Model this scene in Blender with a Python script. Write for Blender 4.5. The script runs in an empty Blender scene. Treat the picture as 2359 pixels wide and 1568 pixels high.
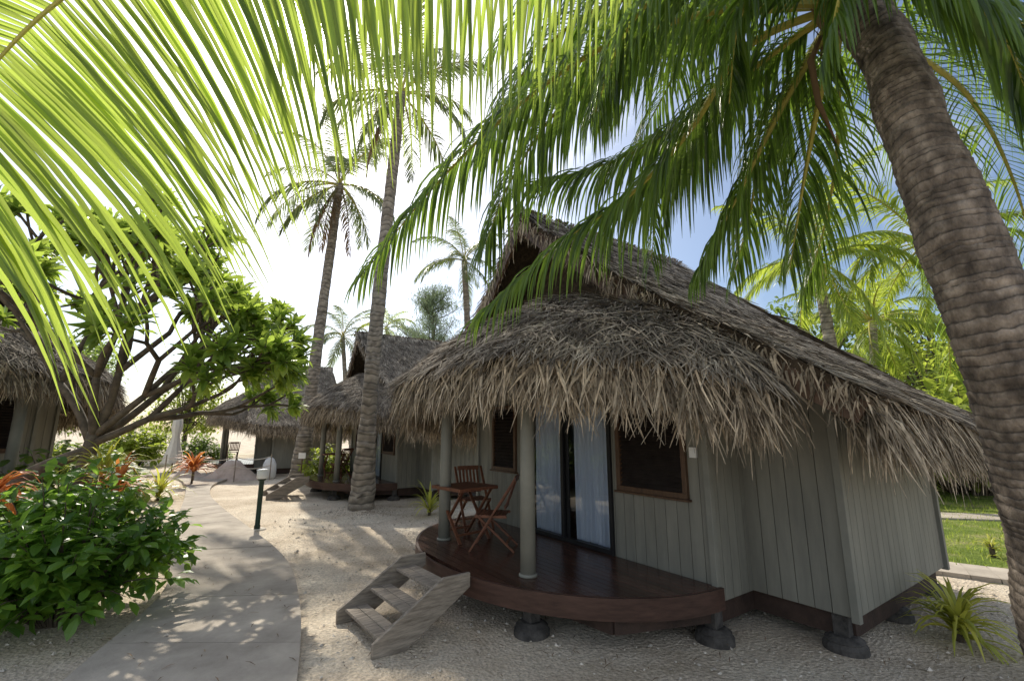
import bpy, math, random
from mathutils import Vector, Matrix, noise
V=Vector; R=math.radians; PI=math.pi
rnd=random.Random(7)
sc=bpy.context.scene; C=sc.collection
CAMZ=2.05; P=R(11); F=1048.0
cp,sp=math.cos(P),math.sin(P)
def W(px,py,D):            # a place in the garden read off the survey photo, D metres ahead
    x=(px-1180)/F*D; up=(784-py)/F*D
    return V((x,D*cp-up*sp,CAMZ+D*sp+up*cp))
def G(px,py,z=0.0):
    u=(px-1180)/F; v=(784-py)/F
    dz=sp+v*cp; dy=cp-v*sp; t=(z-CAMZ)/dz
    return V((u*t,dy*t,z))
# ------------------------------------------------------------ materials
def nodes(name):
    m=bpy.data.materials.new(name); m.use_nodes=True
    n=m.node_tree.nodes; l=m.node_tree.links
    return m,n,l,n['Principled BSDF'],n['Material Output']
def mat(name,c1,c2,scale=6,rough=.7,bump=.3,stretch=(1,1,1),island=0.0,c3=None,fine=40,spec=.3,dist=.02,det=5,ring=False):
    m,n,l,b,o=nodes(name)
    tc=n.new('ShaderNodeTexCoord'); mp=n.new('ShaderNodeMapping'); mp.inputs['Scale'].default_value=stretch
    l.new(tc.outputs['Object'],mp.inputs['Vector'])
    nz=n.new('ShaderNodeTexNoise'); nz.inputs['Scale'].default_value=scale; nz.inputs['Detail'].default_value=det; nz.inputs['Roughness'].default_value=.65
    l.new(mp.outputs[0],nz.inputs['Vector'])
    cr=n.new('ShaderNodeValToRGB'); e=cr.color_ramp.elements
    e[0].position=.3; e[0].color=(*c1,1); e[1].position=.7; e[1].color=(*c2,1)
    if c3: x=e.new(.5); x.color=(*c3,1)
    l.new(nz.outputs[0],cr.inputs[0]); col=cr.outputs[0]
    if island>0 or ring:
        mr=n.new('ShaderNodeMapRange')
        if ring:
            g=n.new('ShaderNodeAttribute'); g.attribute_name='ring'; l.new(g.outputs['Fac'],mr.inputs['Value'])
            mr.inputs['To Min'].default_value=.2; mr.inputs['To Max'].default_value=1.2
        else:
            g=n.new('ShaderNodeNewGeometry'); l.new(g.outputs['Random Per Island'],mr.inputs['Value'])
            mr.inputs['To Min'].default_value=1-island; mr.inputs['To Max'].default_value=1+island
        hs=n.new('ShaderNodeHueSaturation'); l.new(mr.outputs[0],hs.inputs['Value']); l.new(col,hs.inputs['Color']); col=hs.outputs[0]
    l.new(col,b.inputs['Base Color'])
    b.inputs['Roughness'].default_value=rough; b.inputs['Specular IOR Level'].default_value=spec
    if bump>0:
        n2=n.new('ShaderNodeTexNoise'); n2.inputs['Scale'].default_value=fine; n2.inputs['Detail'].default_value=4
        l.new(mp.outputs[0],n2.inputs['Vector'])
        bp=n.new('ShaderNodeBump'); bp.inputs['Strength'].default_value=bump; bp.inputs['Distance'].default_value=dist
        l.new(n2.outputs[0],bp.inputs['Height']); l.new(bp.outputs[0],b.inputs['Normal'])
    return m
def leafmat(name,c1,c2,tc,amt=.5,rough=.4,spec=.4):
    m,n,l,b,o=nodes(name)
    g=n.new('ShaderNodeNewGeometry'); cr=n.new('ShaderNodeValToRGB'); e=cr.color_ramp.elements
    e[0].color=(*c1,1); e[1].color=(*c2,1); l.new(g.outputs['Random Per Island'],cr.inputs[0])
    mr=n.new('ShaderNodeMapRange'); mr.inputs['To Min'].default_value=.55; mr.inputs['To Max'].default_value=1.3; l.new(g.outputs['Random Per Island'],mr.inputs['Value'])
    l.new(cr.outputs[0],b.inputs['Base Color']); b.inputs['Roughness'].default_value=rough; b.inputs['Specular IOR Level'].default_value=spec
    t=n.new('ShaderNodeBsdfTranslucent')
    h2=n.new('ShaderNodeHueSaturation'); h2.inputs['Color'].default_value=(*tc,1); l.new(mr.outputs[0],h2.inputs['Value'])
    l.new(h2.outputs[0],t.inputs['Color'])
    mx=n.new('ShaderNodeMixShader'); mx.inputs[0].default_value=amt
    l.new(b.outputs[0],mx.inputs[1]); l.new(t.outputs[0],mx.inputs[2]); l.new(mx.outputs[0],o.inputs['Surface'])
    return m
M={}
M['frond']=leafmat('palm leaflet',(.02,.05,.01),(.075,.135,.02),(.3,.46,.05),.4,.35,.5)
M['frond_lit']=leafmat('backlit palm leaflet',(.05,.1,.02),(.13,.2,.035),(.54,.68,.1),.52,.35,.5)  # brighter copy of the leaflet colours, backlight put into the overhead fronds
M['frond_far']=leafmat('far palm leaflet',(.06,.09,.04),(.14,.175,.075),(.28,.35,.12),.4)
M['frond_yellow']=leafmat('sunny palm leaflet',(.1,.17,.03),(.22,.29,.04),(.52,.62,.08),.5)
M['rachis']=mat('palm stalk',(.26,.24,.05),(.42,.36,.08),5,.5,0,c3=(.36,.32,.06))
M['dead']=leafmat('dead frond',(.1,.065,.035),(.22,.15,.085),(.25,.17,.09),.25,.8,.1)
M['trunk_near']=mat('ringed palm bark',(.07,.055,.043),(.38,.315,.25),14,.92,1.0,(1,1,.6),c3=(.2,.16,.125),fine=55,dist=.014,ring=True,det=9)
M['trunk']=mat('grey palm bark',(.2,.17,.135),(.4,.35,.28),4,.9,.6,(1,1,1.5),c3=(.3,.255,.2),fine=20,ring=True)
M['bark']=mat('dark branch bark',(.045,.035,.025),(.15,.12,.085),8,.85,.4)
M['plum']=leafmat('broad glossy leaf',(.06,.13,.02),(.18,.27,.06),(.52,.67,.1),.52,.3,.5)
M['shrub']=leafmat('shrub leaf',(.035,.1,.015),(.13,.25,.035),(.34,.56,.07),.45,.35,.5)
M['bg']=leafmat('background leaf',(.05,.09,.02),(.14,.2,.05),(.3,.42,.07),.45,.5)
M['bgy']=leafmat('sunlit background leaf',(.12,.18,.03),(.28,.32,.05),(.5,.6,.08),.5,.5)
M['cas']=leafmat('feathery needle',(.14,.19,.11),(.24,.3,.18),(.3,.38,.2),.4,.7)
M['croton']=leafmat('orange red leaf',(.4,.09,.03),(.6,.25,.06),(.7,.28,.07),.45,.4)
M['lily']=leafmat('yellow green blade',(.32,.36,.06),(.6,.55,.1),(.6,.62,.09),.4,.4)
M['thatch']=mat('dry thatch strand',(.16,.128,.09),(.48,.4,.29),9,.85,0,island=.65,c3=(.32,.262,.19),spec=.15,det=2)
M['thatch_top']=mat('weathered thatch strand',(.14,.118,.095),(.42,.365,.29),3,.9,0,island=.6,c3=(.27,.23,.183),spec=.1,det=3)
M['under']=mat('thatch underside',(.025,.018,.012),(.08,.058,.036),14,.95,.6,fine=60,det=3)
M['wall']=mat('grey taupe painted board',(.17,.165,.138),(.24,.232,.192),2.5,.65,.12,(3,3,.5),island=.07,c3=(.205,.198,.164),fine=60,dist=.004)
M['trim']=mat('painted corner board',(.18,.178,.15),(.235,.23,.193),3,.6,.1,fine=50,dist=.004)
M['deck']=mat('oiled brown decking',(.038,.018,.013),(.1,.047,.033),5,.2,.25,(1,6,6),island=.4,fine=30,spec=.5,dist=.004)
M['fascia']=mat('dark brown fascia',(.042,.022,.016),(.09,.048,.035),4,.45,.2,(1,1,6),fine=30,dist=.005)
M['beam']=mat('dark underfloor beam',(.032,.021,.016),(.068,.042,.032),5,.8,.3)
M['black']=mat('black aluminium',(.012,.012,.013),(.025,.025,.027),4,.35,0)
M['brown']=mat('brown stained frame',(.06,.033,.02),(.13,.075,.042),6,.5,.2,(4,4,1))
M['louver']=mat('dark louvre slat',(.018,.014,.012),(.045,.035,.03),6,.5,.1)
M['teak']=mat('teak wood',(.1,.038,.02),(.21,.085,.045),6,.5,.2,(3,3,3),island=.2,fine=50,dist=.003)
M['grey_wood']=mat('weathered grey timber',(.15,.122,.095),(.4,.34,.275),4,.85,.6,(9,1.2,9),c3=(.27,.23,.185),fine=18,island=.12,dist=.006)
M['concrete']=mat('concrete',(.27,.235,.19),(.5,.44,.36),1.6,.9,.6,c3=(.385,.335,.275),fine=50,dist=.008,island=.07,det=9)
M['pad']=mat('dark concrete footing',(.03,.028,.026),(.11,.1,.09),9,.9,.6,fine=30)
M['white']=mat('white plastic',(.7,.7,.68),(.8,.8,.78),5,.4,0)
M['cloth']=mat('cream canvas',(.66,.63,.56),(.78,.75,.68),6,.8,.2)
M['green_metal']=mat('dark green metal',(.012,.03,.02),(.03,.055,.04),8,.4,0)
M['rope']=mat('pale rope',(.5,.45,.38),(.65,.6,.5),40,.9,.2)
M['stone']=mat('coral pebble',(.34,.29,.23),(.7,.64,.55),20,.9,0,island=.35,det=2)
M['sandpile']=mat('heaped grey sand',(.42,.32,.26),(.64,.53,.45),3,.95,.6,fine=20)
M['dirt']=mat('dark litter strand',(.08,.05,.03),(.25,.17,.1),10,.9,0,island=.4,det=2)
m,n,l,b,o=nodes('sheer white curtain'); b.inputs['Base Color'].default_value=(.68,.74,.84,1); b.inputs['Roughness'].default_value=.9
tr=n.new('ShaderNodeBsdfTransparent'); tr.inputs[0].default_value=(.84,.9,.97,1); mx=n.new('ShaderNodeMixShader'); mx.inputs[0].default_value=.2
l.new(b.outputs[0],mx.inputs[1]); l.new(tr.outputs[0],mx.inputs[2]); l.new(mx.outputs[0],o.inputs[0]); M['curtain']=m
m,n,l,b,o=nodes('door glass'); tr=n.new('ShaderNodeBsdfTransparent'); tr.inputs[0].default_value=(.92,.95,.97,1)
gl=n.new('ShaderNodeBsdfGlossy'); gl.inputs['Roughness'].default_value=.02
lw=n.new('ShaderNodeLayerWeight'); lw.inputs['Blend'].default_value=.3; mm=n.new('ShaderNodeMath'); mm.operation='MULTIPLY_ADD'; mm.inputs[1].default_value=.5; mm.inputs[2].default_value=.1; l.new(lw.outputs['Fresnel'],mm.inputs[0])
mx=n.new('ShaderNodeMixShader'); l.new(mm.outputs[0],mx.inputs[0]); l.new(tr.outputs[0],mx.inputs[1]); l.new(gl.outputs[0],mx.inputs[2]); l.new(mx.outputs[0],o.inputs[0]); M['glass']=m
def ground_mat(name,cs,scale1):
    m,n,l,b,o=nodes(name)
    tc=n.new('ShaderNodeTexCoord')
    a=n.new('ShaderNodeTexNoise'); a.inputs['Scale'].default_value=scale1; a.inputs['Detail'].default_value=8; a.inputs['Roughness'].default_value=.7
    f=n.new('ShaderNodeTexNoise'); f.inputs['Scale'].default_value=26; f.inputs['Detail'].default_value=5; f.inputs['Roughness'].default_value=.8
    vo=n.new('ShaderNodeTexVoronoi'); vo.inputs['Scale'].default_value=30
    for x in (a,f,vo): l.new(tc.outputs['Object'],x.inputs['Vector'])
    cr=n.new('ShaderNodeValToRGB'); e=cr.color_ramp.elements; e[0].position=.33; e[0].color=(*cs[0],1); e[1].position=.65; e[1].color=(*cs[2],1); k=e.new(.48); k.color=(*cs[1],1)
    l.new(a.outputs[0],cr.inputs[0])
    mr=n.new('ShaderNodeMapRange'); mr.inputs['From Min'].default_value=.3; mr.inputs['From Max'].default_value=.7; mr.inputs['To Min'].default_value=.55; mr.inputs['To Max'].default_value=1.3
    l.new(f.outputs[0],mr.inputs['Value'])
    hs=n.new('ShaderNodeHueSaturation'); l.new(cr.outputs[0],hs.inputs['Color']); l.new(mr.outputs[0],hs.inputs['Value'])
    l.new(hs.outputs[0],b.inputs['Base Color']); b.inputs['Roughness'].default_value=.95; b.inputs['Specular IOR Level'].default_value=.1
    ad=n.new('ShaderNodeMath'); ad.operation='ADD'; l.new(f.outputs[0],ad.inputs[0]); l.new(vo.outputs['Distance'],ad.inputs[1])
    bp=n.new('ShaderNodeBump'); bp.inputs['Strength'].default_value=.8; bp.inputs['Distance'].default_value=.025
    l.new(ad.outputs[0],bp.inputs['Height']); l.new(bp.outputs[0],b.inputs['Normal'])
    return m
M['sand']=ground_mat('coral sand',[(.44,.355,.25),(.64,.54,.415),(.78,.69,.55)],.55)
M['lawn']=ground_mat('lawn',[(.09,.13,.025),(.15,.2,.04),(.34,.31,.14)],.9)
# ------------------------------------------------------------ mesh builder
class MB:
    def __init__(s): s.v=[]; s.f=[]; s.m=[]; s.ring=None
    def add(s,vs,fs,mi=0):
        k=len(s.v); s.v.extend(vs)
        for f in fs: s.f.append(tuple(i+k for i in f)); s.m.append(mi)
    def box(s,c,d,rot=None,mi=0):
        c=V(c); hx,hy,hz=d[0]/2,d[1]/2,d[2]/2
        vs=[V((x,y,z)) for x in(-hx,hx) for y in(-hy,hy) for z in(-hz,hz)]
        if rot is not None: vs=[rot@v for v in vs]
        s.add([v+c for v in vs],[(0,1,3,2),(4,6,7,5),(0,4,5,1),(2,3,7,6),(0,2,6,4),(1,5,7,3)],mi)
    def bar(s,p0,p1,w,h,up=(0,0,1),mi=0):
        p0=V(p0);p1=V(p1);d=p1-p0;L=d.length;d.normalize();up=V(up)
        y=up.cross(d)
        if y.length<1e-4: y=V((1,0,0)).cross(d)
        y.normalize(); z=d.cross(y)
        s.box((p0+p1)/2,(L,w,h),Matrix((d,y,z)).transposed(),mi)
    def tube(s,pts,rs,n=8,mi=0,cap=True):
        k=len(s.v); pts=[V(p) for p in pts]; prev=None
        for i,p in enumerate(pts):
            t=(pts[min(i+1,len(pts)-1)]-pts[max(i-1,0)]).normalized()
            if prev is None: a=t.orthogonal().normalized()
            else: a=(prev-t*prev.dot(t)).normalized()
            prev=a; b=t.cross(a)
            for j in range(n):
                th=2*PI*j/n; s.v.append(p+(a*math.cos(th)+b*math.sin(th))*rs[i])
        for i in range(len(pts)-1):
            for j in range(n):
                s.f.append((k+i*n+j,k+i*n+(j+1)%n,k+(i+1)*n+(j+1)%n,k+(i+1)*n+j)); s.m.append(mi)
        if cap:
            s.f.append(tuple(k+j for j in reversed(range(n)))); s.m.append(mi)
            e=k+(len(pts)-1)*n; s.f.append(tuple(e+j for j in range(n))); s.m.append(mi)
    def lathe(s,prof,n=20,c=(0,0,0),mi=0):
        k=len(s.v); c=V(c)
        for r,z in prof:
            for j in range(n): s.v.append(c+V((r*math.cos(2*PI*j/n),r*math.sin(2*PI*j/n),z)))
        for i in range(len(prof)-1):
            for j in range(n): s.f.append((k+i*n+j,k+i*n+(j+1)%n,k+(i+1)*n+(j+1)%n,k+(i+1)*n+j)); s.m.append(mi)
        s.f.append(tuple(k+j for j in reversed(range(n)))); s.m.append(mi)
        e=k+(len(prof)-1)*n; s.f.append(tuple(e+j for j in range(n))); s.m.append(mi)
    def strip(s,pts,ws,side,mi=0):
        k=len(s.v)
        for p,w in zip(pts,ws): s.v.append(p-side*w/2); s.v.append(p+side*w/2)
        for i in range(len(pts)-1):
            s.f.append((k+2*i,k+2*i+1,k+2*i+3,k+2*i+2)); s.m.append(mi)
    def vstrip(s,pts,ws,side,nrm,cr,mi=0):
        k=len(s.v)
        for p,w in zip(pts,ws):
            s.v.append(p-side*w/2); s.v.append(p+nrm*w*cr); s.v.append(p+side*w/2)
        for i in range(len(pts)-1):
            for j in(0,1): s.f.append((k+3*i+j,k+3*i+j+1,k+3*i+j+4,k+3*i+j+3)); s.m.append(mi)
    def mesh(s,name,mats,smooth=False):
        me=bpy.data.meshes.new(name); me.from_pydata([tuple(v) for v in s.v],[],s.f)
        for m_ in mats: me.materials.append(M[m_])
        me.polygons.foreach_set('material_index',s.m)
        if smooth: me.polygons.foreach_set('use_smooth',[True]*len(s.f))
        if s.ring:
            at=me.attributes.new('ring','FLOAT','POINT'); at.data.foreach_set('value',s.ring)
        me.update(); return me
    def build(s,name,mats,parent=None,smooth=False,loc=None,bevel=0):
        if isinstance(mats,str): mats=[mats]
        o=bpy.data.objects.new(name,s.mesh(name,mats,smooth)); C.objects.link(o); o.parent=parent
        if loc is not None: o.location=loc
        if bevel:
            b=o.modifiers.new('bevel','BEVEL'); b.width=bevel; b.segments=2; b.limit_method='ANGLE'
        return o
def tag(o,label,cat,group=None,kind=None):
    if label: o['label']=label
    if cat: o['category']=cat
    if group: o['group']=group
    if kind: o['kind']=kind
    return o
def empty(name,loc,rz=0,label=None,cat=None,group=None):
    o=bpy.data.objects.new(name,None); C.objects.link(o); o.location=loc; o.rotation_euler=(0,0,rz); o.empty_display_size=.2
    return tag(o,label,cat,group)
def copy_tree(o,parent=None,skip=()):
    c=o.copy(); C.objects.link(c); c.parent=parent
    for ch in list(o.children):
        if ch.name.split('.')[0] in skip: continue
        copy_tree(ch,c,skip)
    return c
def place(o,loc,rz,label,group=None,scale=1,skip=()):
    c=copy_tree(o,None,skip); c.location=loc; c.rotation_euler=(0,0,rz); c.scale=(scale,)*3; c['label']=label
    if group: c['group']=group
    elif 'group' in c: del c['group']
    return c
def cat_rom(pts,n):
    pts=[V(p) for p in pts]; P_=[pts[0]*2-pts[1]]+pts+[pts[-1]*2-pts[-2]]; out=[]
    m_=len(pts)-1
    for i in range(n+1):
        t=i/n*m_; k=min(int(t),m_-1); t-=k; a,b,c,d=P_[k:k+4]
        out.append(.5*((2*b)+(c-a)*t+(2*a-5*b+4*c-d)*t*t+(-a+3*b-3*c+d)*t**3))
    return out
UP=V((0,0,1))
# ------------------------------------------------------------ palms
def frond(mb,spine,L,n,width,droop=.35,start=.16,segs=4,r0=.03,seed=0,crease=.18,jit=.12,base_lift=.1,tip=.38,roll=0,al0=28,al1=63,sides=(-1,1)):
    r=random.Random(seed); N=40; sp_=cat_rom(spine,N)
    mb.tube(sp_,[max(.004,r0*(1-i/N)**.8) for i in range(N+1)],6,1)
    prev=None
    for k in range(n):
        t=start+(1-start)*(k+.5+r.uniform(-.3,.3))/n; x=t*N; i=min(int(x),N-1); p=sp_[i].lerp(sp_[i+1],x-i)
        T=(sp_[i+1]-sp_[i]).normalized()
        sd=T.cross(UP)
        if sd.length<.15 and prev is not None: sd=prev
        sd=sd.normalized(); prev=sd
        if roll: sd=Matrix.Rotation(R(roll),3,T)@sd
        u=(t-start)/(1-start)
        prof=(.55+.45*min(1,u/.25)) if u<.25 else (1-(1-tip)*((u-.25)/.75)**1.8)
        al=R(al0+(al1-al0)*u)
        for sg in sides:
            ln=L*prof*r.uniform(.85,1.08)
            d=(sd*sg*math.cos(al)+T*math.sin(al)+UP*base_lift+V((r.uniform(-jit,jit),r.uniform(-jit,jit),r.uniform(-jit,jit)))).normalized()
            q=p.copy(); pts=[q.copy()]
            dr=droop*r.uniform(.7,1.4)
            for s_ in range(segs):
                d=(d-UP*dr*(.6+.5*s_)).normalized(); q=q+d*ln/segs; pts.append(q.copy())
            sv=(T-d*T.dot(d))
            sv=(sv.normalized()+V((r.uniform(-.3,.3),r.uniform(-.3,.3),r.uniform(-.3,.3)))).normalized()
            ch=(pts[-1]-pts[0]).normalized(); sv=(sv-ch*sv.dot(ch)).normalized(); nr=ch.cross(sv)
            w=width*r.uniform(.75,1.1)*(.6+.4*prof)
            ws=[w*.55]+[w*(1-((s_)/(segs))**1.9*.95) for s_ in range(1,segs+1)]
            ws[1]=w
            if crease: mb.vstrip(pts,ws,sv,nr,crease,0)
            else: mb.strip(pts,ws,sv,0)
def trunk_mesh(pts,rs,ring=.1,n=32,sub=4,amp=.045,seed=0):
    mb=MB(); path=cat_rom(pts,60); Ls=[0]
    for i in range(60): Ls.append(Ls[-1]+(path[i+1]-path[i]).length)
    tot=Ls[-1]; r=random.Random(seed)
    hs=[0.0]
    while hs[-1]<tot: hs.append(hs[-1]+ring*r.uniform(.5,1.5))
    hs[-1]=tot; P2=[];R2=[];A2=[];RI=[]
    def at(s):
        j=0
        while j<59 and Ls[j+1]<s: j+=1
        f=(s-Ls[j])/max(1e-6,Ls[j+1]-Ls[j]); p=path[j].lerp(path[j+1],min(1,f))
        t=min(.9999,s/tot)*(len(rs)-1); k=int(t); return p,rs[k]*(1-(t-k))+rs[k+1]*(t-k)
    for q in range(len(hs)-1):
        of=r.uniform(.4,1.4)
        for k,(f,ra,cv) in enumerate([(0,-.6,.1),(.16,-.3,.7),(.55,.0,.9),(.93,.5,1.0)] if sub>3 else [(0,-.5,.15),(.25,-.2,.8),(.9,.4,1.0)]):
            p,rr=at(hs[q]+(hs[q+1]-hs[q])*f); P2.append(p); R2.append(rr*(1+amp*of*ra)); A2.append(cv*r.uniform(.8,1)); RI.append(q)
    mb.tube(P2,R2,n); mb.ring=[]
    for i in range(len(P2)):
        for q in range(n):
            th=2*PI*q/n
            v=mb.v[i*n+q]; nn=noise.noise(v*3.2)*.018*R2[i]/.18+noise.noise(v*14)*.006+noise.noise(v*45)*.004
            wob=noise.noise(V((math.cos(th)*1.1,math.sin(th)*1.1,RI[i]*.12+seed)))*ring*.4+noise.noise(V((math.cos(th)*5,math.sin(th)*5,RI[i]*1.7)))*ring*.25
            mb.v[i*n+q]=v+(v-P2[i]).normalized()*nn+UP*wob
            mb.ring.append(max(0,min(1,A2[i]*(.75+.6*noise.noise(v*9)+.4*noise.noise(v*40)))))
    return mb
def arc_spine(L,e0,bend,n=7):
    p=V((0,0,0)); out=[p.copy()]; e=e0
    for i in range(n):
        e=e0-bend*((i+.5)/n)**1.2; p=p+V((math.cos(R(e)),0,math.sin(R(e))))*L/n; out.append(p.copy())
    return out
def frond_set(mats,L,n,width,seed,Ll=.75):
    out=[]
    for i,(e,b) in enumerate([(75,80),(50,95),(25,95),(0,80),(-35,50)]):
        mb=MB(); frond(mb,arc_spine(L*(1-.05*i),e,b),Ll,n,width,droop=.36,segs=3,r0=.035,seed=seed+i,crease=0)
        out.append(mb.mesh('frond',mats))
    return out
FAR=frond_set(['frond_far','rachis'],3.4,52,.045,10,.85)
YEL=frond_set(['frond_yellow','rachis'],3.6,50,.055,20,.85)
DEAD=MB(); frond(DEAD,arc_spine(2.8,-60,30),.7,34,.05,droop=.6,segs=3,seed=5,crease=0); DEAD=DEAD.mesh('frond',['dead','dead'])
def palm(base,top,r0,r1,fs,label,nf=18,seed=0,scale=1,mid=None,group=None,dead=1,trunkmat='trunk'):
    base=V(base); top=V(top)-base; r=random.Random(seed)
    root=empty('coconut_palm',base,0,label,'palm tree',group)
    mid=top*.5+V((r.uniform(-.2,.2),0,0)) if mid is None else V(mid)-base
    tb=trunk_mesh([V((0,0,-.1)),V((0,0,.3))+top*.02,mid,top],[r0*1.75,r0*1.02,r0*.95,r0*.85,r0*.8,r1],.16,16,3,.04,seed)
    tb.build('trunk',trunkmat,root,True)
    for i in range(nf):
        q=bpy.data.objects.new('frond',fs[min(4,int(i/nf*5))]); C.objects.link(q); q.parent=root; q.location=top
        q.rotation_euler=(r.uniform(-.25,.25),r.uniform(-.2,.2),i*2.399+r.uniform(-.3,.3)); q.scale=(scale*r.uniform(.75,1.12),)*3
    for i in range(dead):
        q=bpy.data.objects.new('frond',DEAD); C.objects.link(q); q.parent=root; q.location=top
        q.rotation_euler=(0,0,R(200)+i*1.1); q.scale=(scale,)*3; q['label']='dead brown frond hanging down'
    return root
# ---- big near palm on the right
npb=V((2.74,2.2,0))
tp=[npb-V((0,0,.1)),W(2500,1568,2.02),W(2430,1200,2.05),W(2345,900,2.12),W(2268,700,2.2),W(2186,480,2.35),W(2106,300,2.55),W(2048,130,2.8),W(1980,20,3.1)]
root=empty('coconut_palm',npb,0,'large coconut palm with dark ringed trunk leaning at the right edge, nearest of all','palm tree')
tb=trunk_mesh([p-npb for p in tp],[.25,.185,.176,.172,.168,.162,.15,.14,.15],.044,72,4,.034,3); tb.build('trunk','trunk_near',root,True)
crown=W(1940,10,3.2)
def near_frond(pix,L,n,w,dr,seed,lift=.1,segs=5,jit=.12,r0=.032,tip=.38,roll=0,al0=28,al1=63,sides=(-1,1),mt='frond'):
    pts=[crown-npb]+[W(*q)-npb for q in pix]
    mb=MB(); frond(mb,pts,L,n,w,droop=dr,segs=segs,seed=seed,start=.14,base_lift=lift,jit=jit,r0=r0,tip=tip,roll=roll,al0=al0,al1=al1,sides=sides)
    return mb.build('frond',[mt,'rachis'],root)
# two long fronds arching over the viewer to the upper left
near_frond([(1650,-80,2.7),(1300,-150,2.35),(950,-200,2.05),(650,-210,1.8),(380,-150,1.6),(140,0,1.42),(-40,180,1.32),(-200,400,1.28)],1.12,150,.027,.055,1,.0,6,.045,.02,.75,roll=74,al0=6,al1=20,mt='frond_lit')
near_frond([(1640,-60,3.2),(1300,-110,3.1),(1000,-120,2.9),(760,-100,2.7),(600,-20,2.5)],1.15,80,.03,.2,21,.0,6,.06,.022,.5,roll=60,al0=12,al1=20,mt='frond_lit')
near_frond([(1680,20,3.2),(1400,105,3.3),(1180,255,3.45),(1000,430,3.6),(830,640,3.7)],.85,104,.036,.38,2)
near_frond([(1720,110,3.3),(1590,300,3.5),(1450,450,3.6),(1290,560,3.75),(1100,730,3.9)],.85,96,.034,.36,3)
near_frond([(1800,110,3.5),(1640,240,3.9),(1530,400,4.2),(1500,600,4.4)],.85,88,.034,.4,4)
near_frond([(1850,150,3.7),(1760,320,4.1),(1730,480,4.4),(1690,640,4.6)],.8,80,.034,.4,5)
near_frond([(1930,120,3.7),(1930,330,4.2),(1900,520,4.5),(1850,680,4.7)],.8,76,.034,.4,6)
near_frond([(2010,60,3.6),(2120,230,4.1),(2170,500,4.5),(2190,860,4.8)],.9,80,.034,.25,7)
near_frond([(2100,-80,3.0),(2280,0,2.7),(2450,180,2.5),(2560,450,2.4)],.9,90,.036,.42,8)
near_frond([(2120,-60,3.7),(2280,40,4.2),(2400,240,4.5),(2440,520,4.7)],.9,84,.036,.4,9)
near_frond([(1800,-140,3.4),(1500,-160,3.9),(1280,-60,4.4),(1120,140,4.8)],.95,84,.036,.4,10)
near_frond([(2000,-250,3.2),(2150,-420,3.3),(2400,-420,3.4),(2600,-200,3.5)],.8,66,.036,.4,11)
near_frond([(1980,-200,3.7),(2000,-260,4.4),(1950,-100,5.2),(1900,140,5.8)],.8,66,.036,.36,13)
near_frond([(1600,-20,3.7),(1380,20,4.1),(1220,150,4.4),(1120,330,4.7)],.95,88,.036,.42,14,tip=.6)
near_frond([(1700,190,3.9),(1530,310,4.2),(1390,380,4.5),(1230,420,4.8)],.9,88,.034,.42,15,tip=.65)
near_frond([(1800,250,3.5),(1690,470,3.7),(1600,640,3.8)],.7,66,.032,.4,16)
near_frond([(1890,220,3.4),(1850,430,3.6),(1820,620,3.7)],.7,60,.032,.4,17)
near_frond([(1800,-40,2.8),(1600,-60,2.6),(1450,60,2.6),(1370,260,2.7)],.75,72,.034,.42,18)
near_frond([(1760,-60,3.6),(1600,60,4.2),(1540,200,4.7),(1450,360,5.2)],.95,76,.036,.4,19)
near_frond([(2050,90,3.4),(2230,220,3.8),(2340,430,4.1),(2400,680,4.3)],.85,76,.034,.36,20)
near_frond([(2000,-60,2.75),(2150,-70,2.4),(2300,60,2.2),(2380,250,2.1)],.65,76,.032,.45,22)
near_frond([(1960,-80,2.8),(1960,-100,2.5),(1930,20,2.4),(1900,150,2.4)],.55,60,.03,.5,23)
near_frond([(1850,-60,3.0),(1760,-50,2.8),(1700,60,2.8),(1680,240,2.9)],.65,64,.032,.45,24)
near_frond([(1660,40,3.6),(1440,130,3.9),(1280,260,4.1),(1170,430,4.3),(1120,560,4.35)],.85,96,.034,.4,25,tip=.6)
mb=MB(); r=random.Random(3)
for i in range(40):   # fibrous sheath round the crown
    a=r.uniform(0,2*PI); p=crown-npb+V((math.cos(a)*.14,math.sin(a)*.14,r.uniform(-.35,.1)))
    d=V((math.cos(a)*.3,math.sin(a)*.3,r.choice([-1,.6,.8]))).normalized(); l_=r.uniform(.12,.35)
    mb.strip([p,p+d*l_*.5,p+d*l_],[.03,.05,.01],V((-math.sin(a),math.cos(a),0)))
mb.build('leaf_sheath','dead',root)
for (px,py,D) in[(1868,140,3.2)]:
    mb=MB(); a=W(px,py,D)-npb; b_=W(px+60,py+190,D+.1)-npb; mb.tube([a+V((.1,0,.2)),a,(a+b_)/2+V((-.04,0,0)),b_],[.012,.022,.02,.004],8); mb.build('dry_spathe','dead',root,True)
# ---- other palms
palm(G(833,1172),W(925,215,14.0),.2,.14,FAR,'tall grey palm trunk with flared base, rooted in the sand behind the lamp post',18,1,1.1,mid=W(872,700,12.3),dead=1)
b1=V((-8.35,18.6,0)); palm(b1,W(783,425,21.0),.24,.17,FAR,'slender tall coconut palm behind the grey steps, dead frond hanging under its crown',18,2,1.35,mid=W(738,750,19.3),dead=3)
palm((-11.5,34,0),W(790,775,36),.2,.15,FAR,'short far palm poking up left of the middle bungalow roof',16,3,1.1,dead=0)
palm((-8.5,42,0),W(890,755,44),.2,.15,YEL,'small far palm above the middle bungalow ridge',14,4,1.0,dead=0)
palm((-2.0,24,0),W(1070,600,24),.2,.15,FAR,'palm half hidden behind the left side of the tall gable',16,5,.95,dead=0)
palm((9.5,13.5,0),W(1880,600,15),.2,.15,YEL,'sunlit palm rising behind the right slope of the near thatched roof',22,6,1.05,dead=0)
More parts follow.
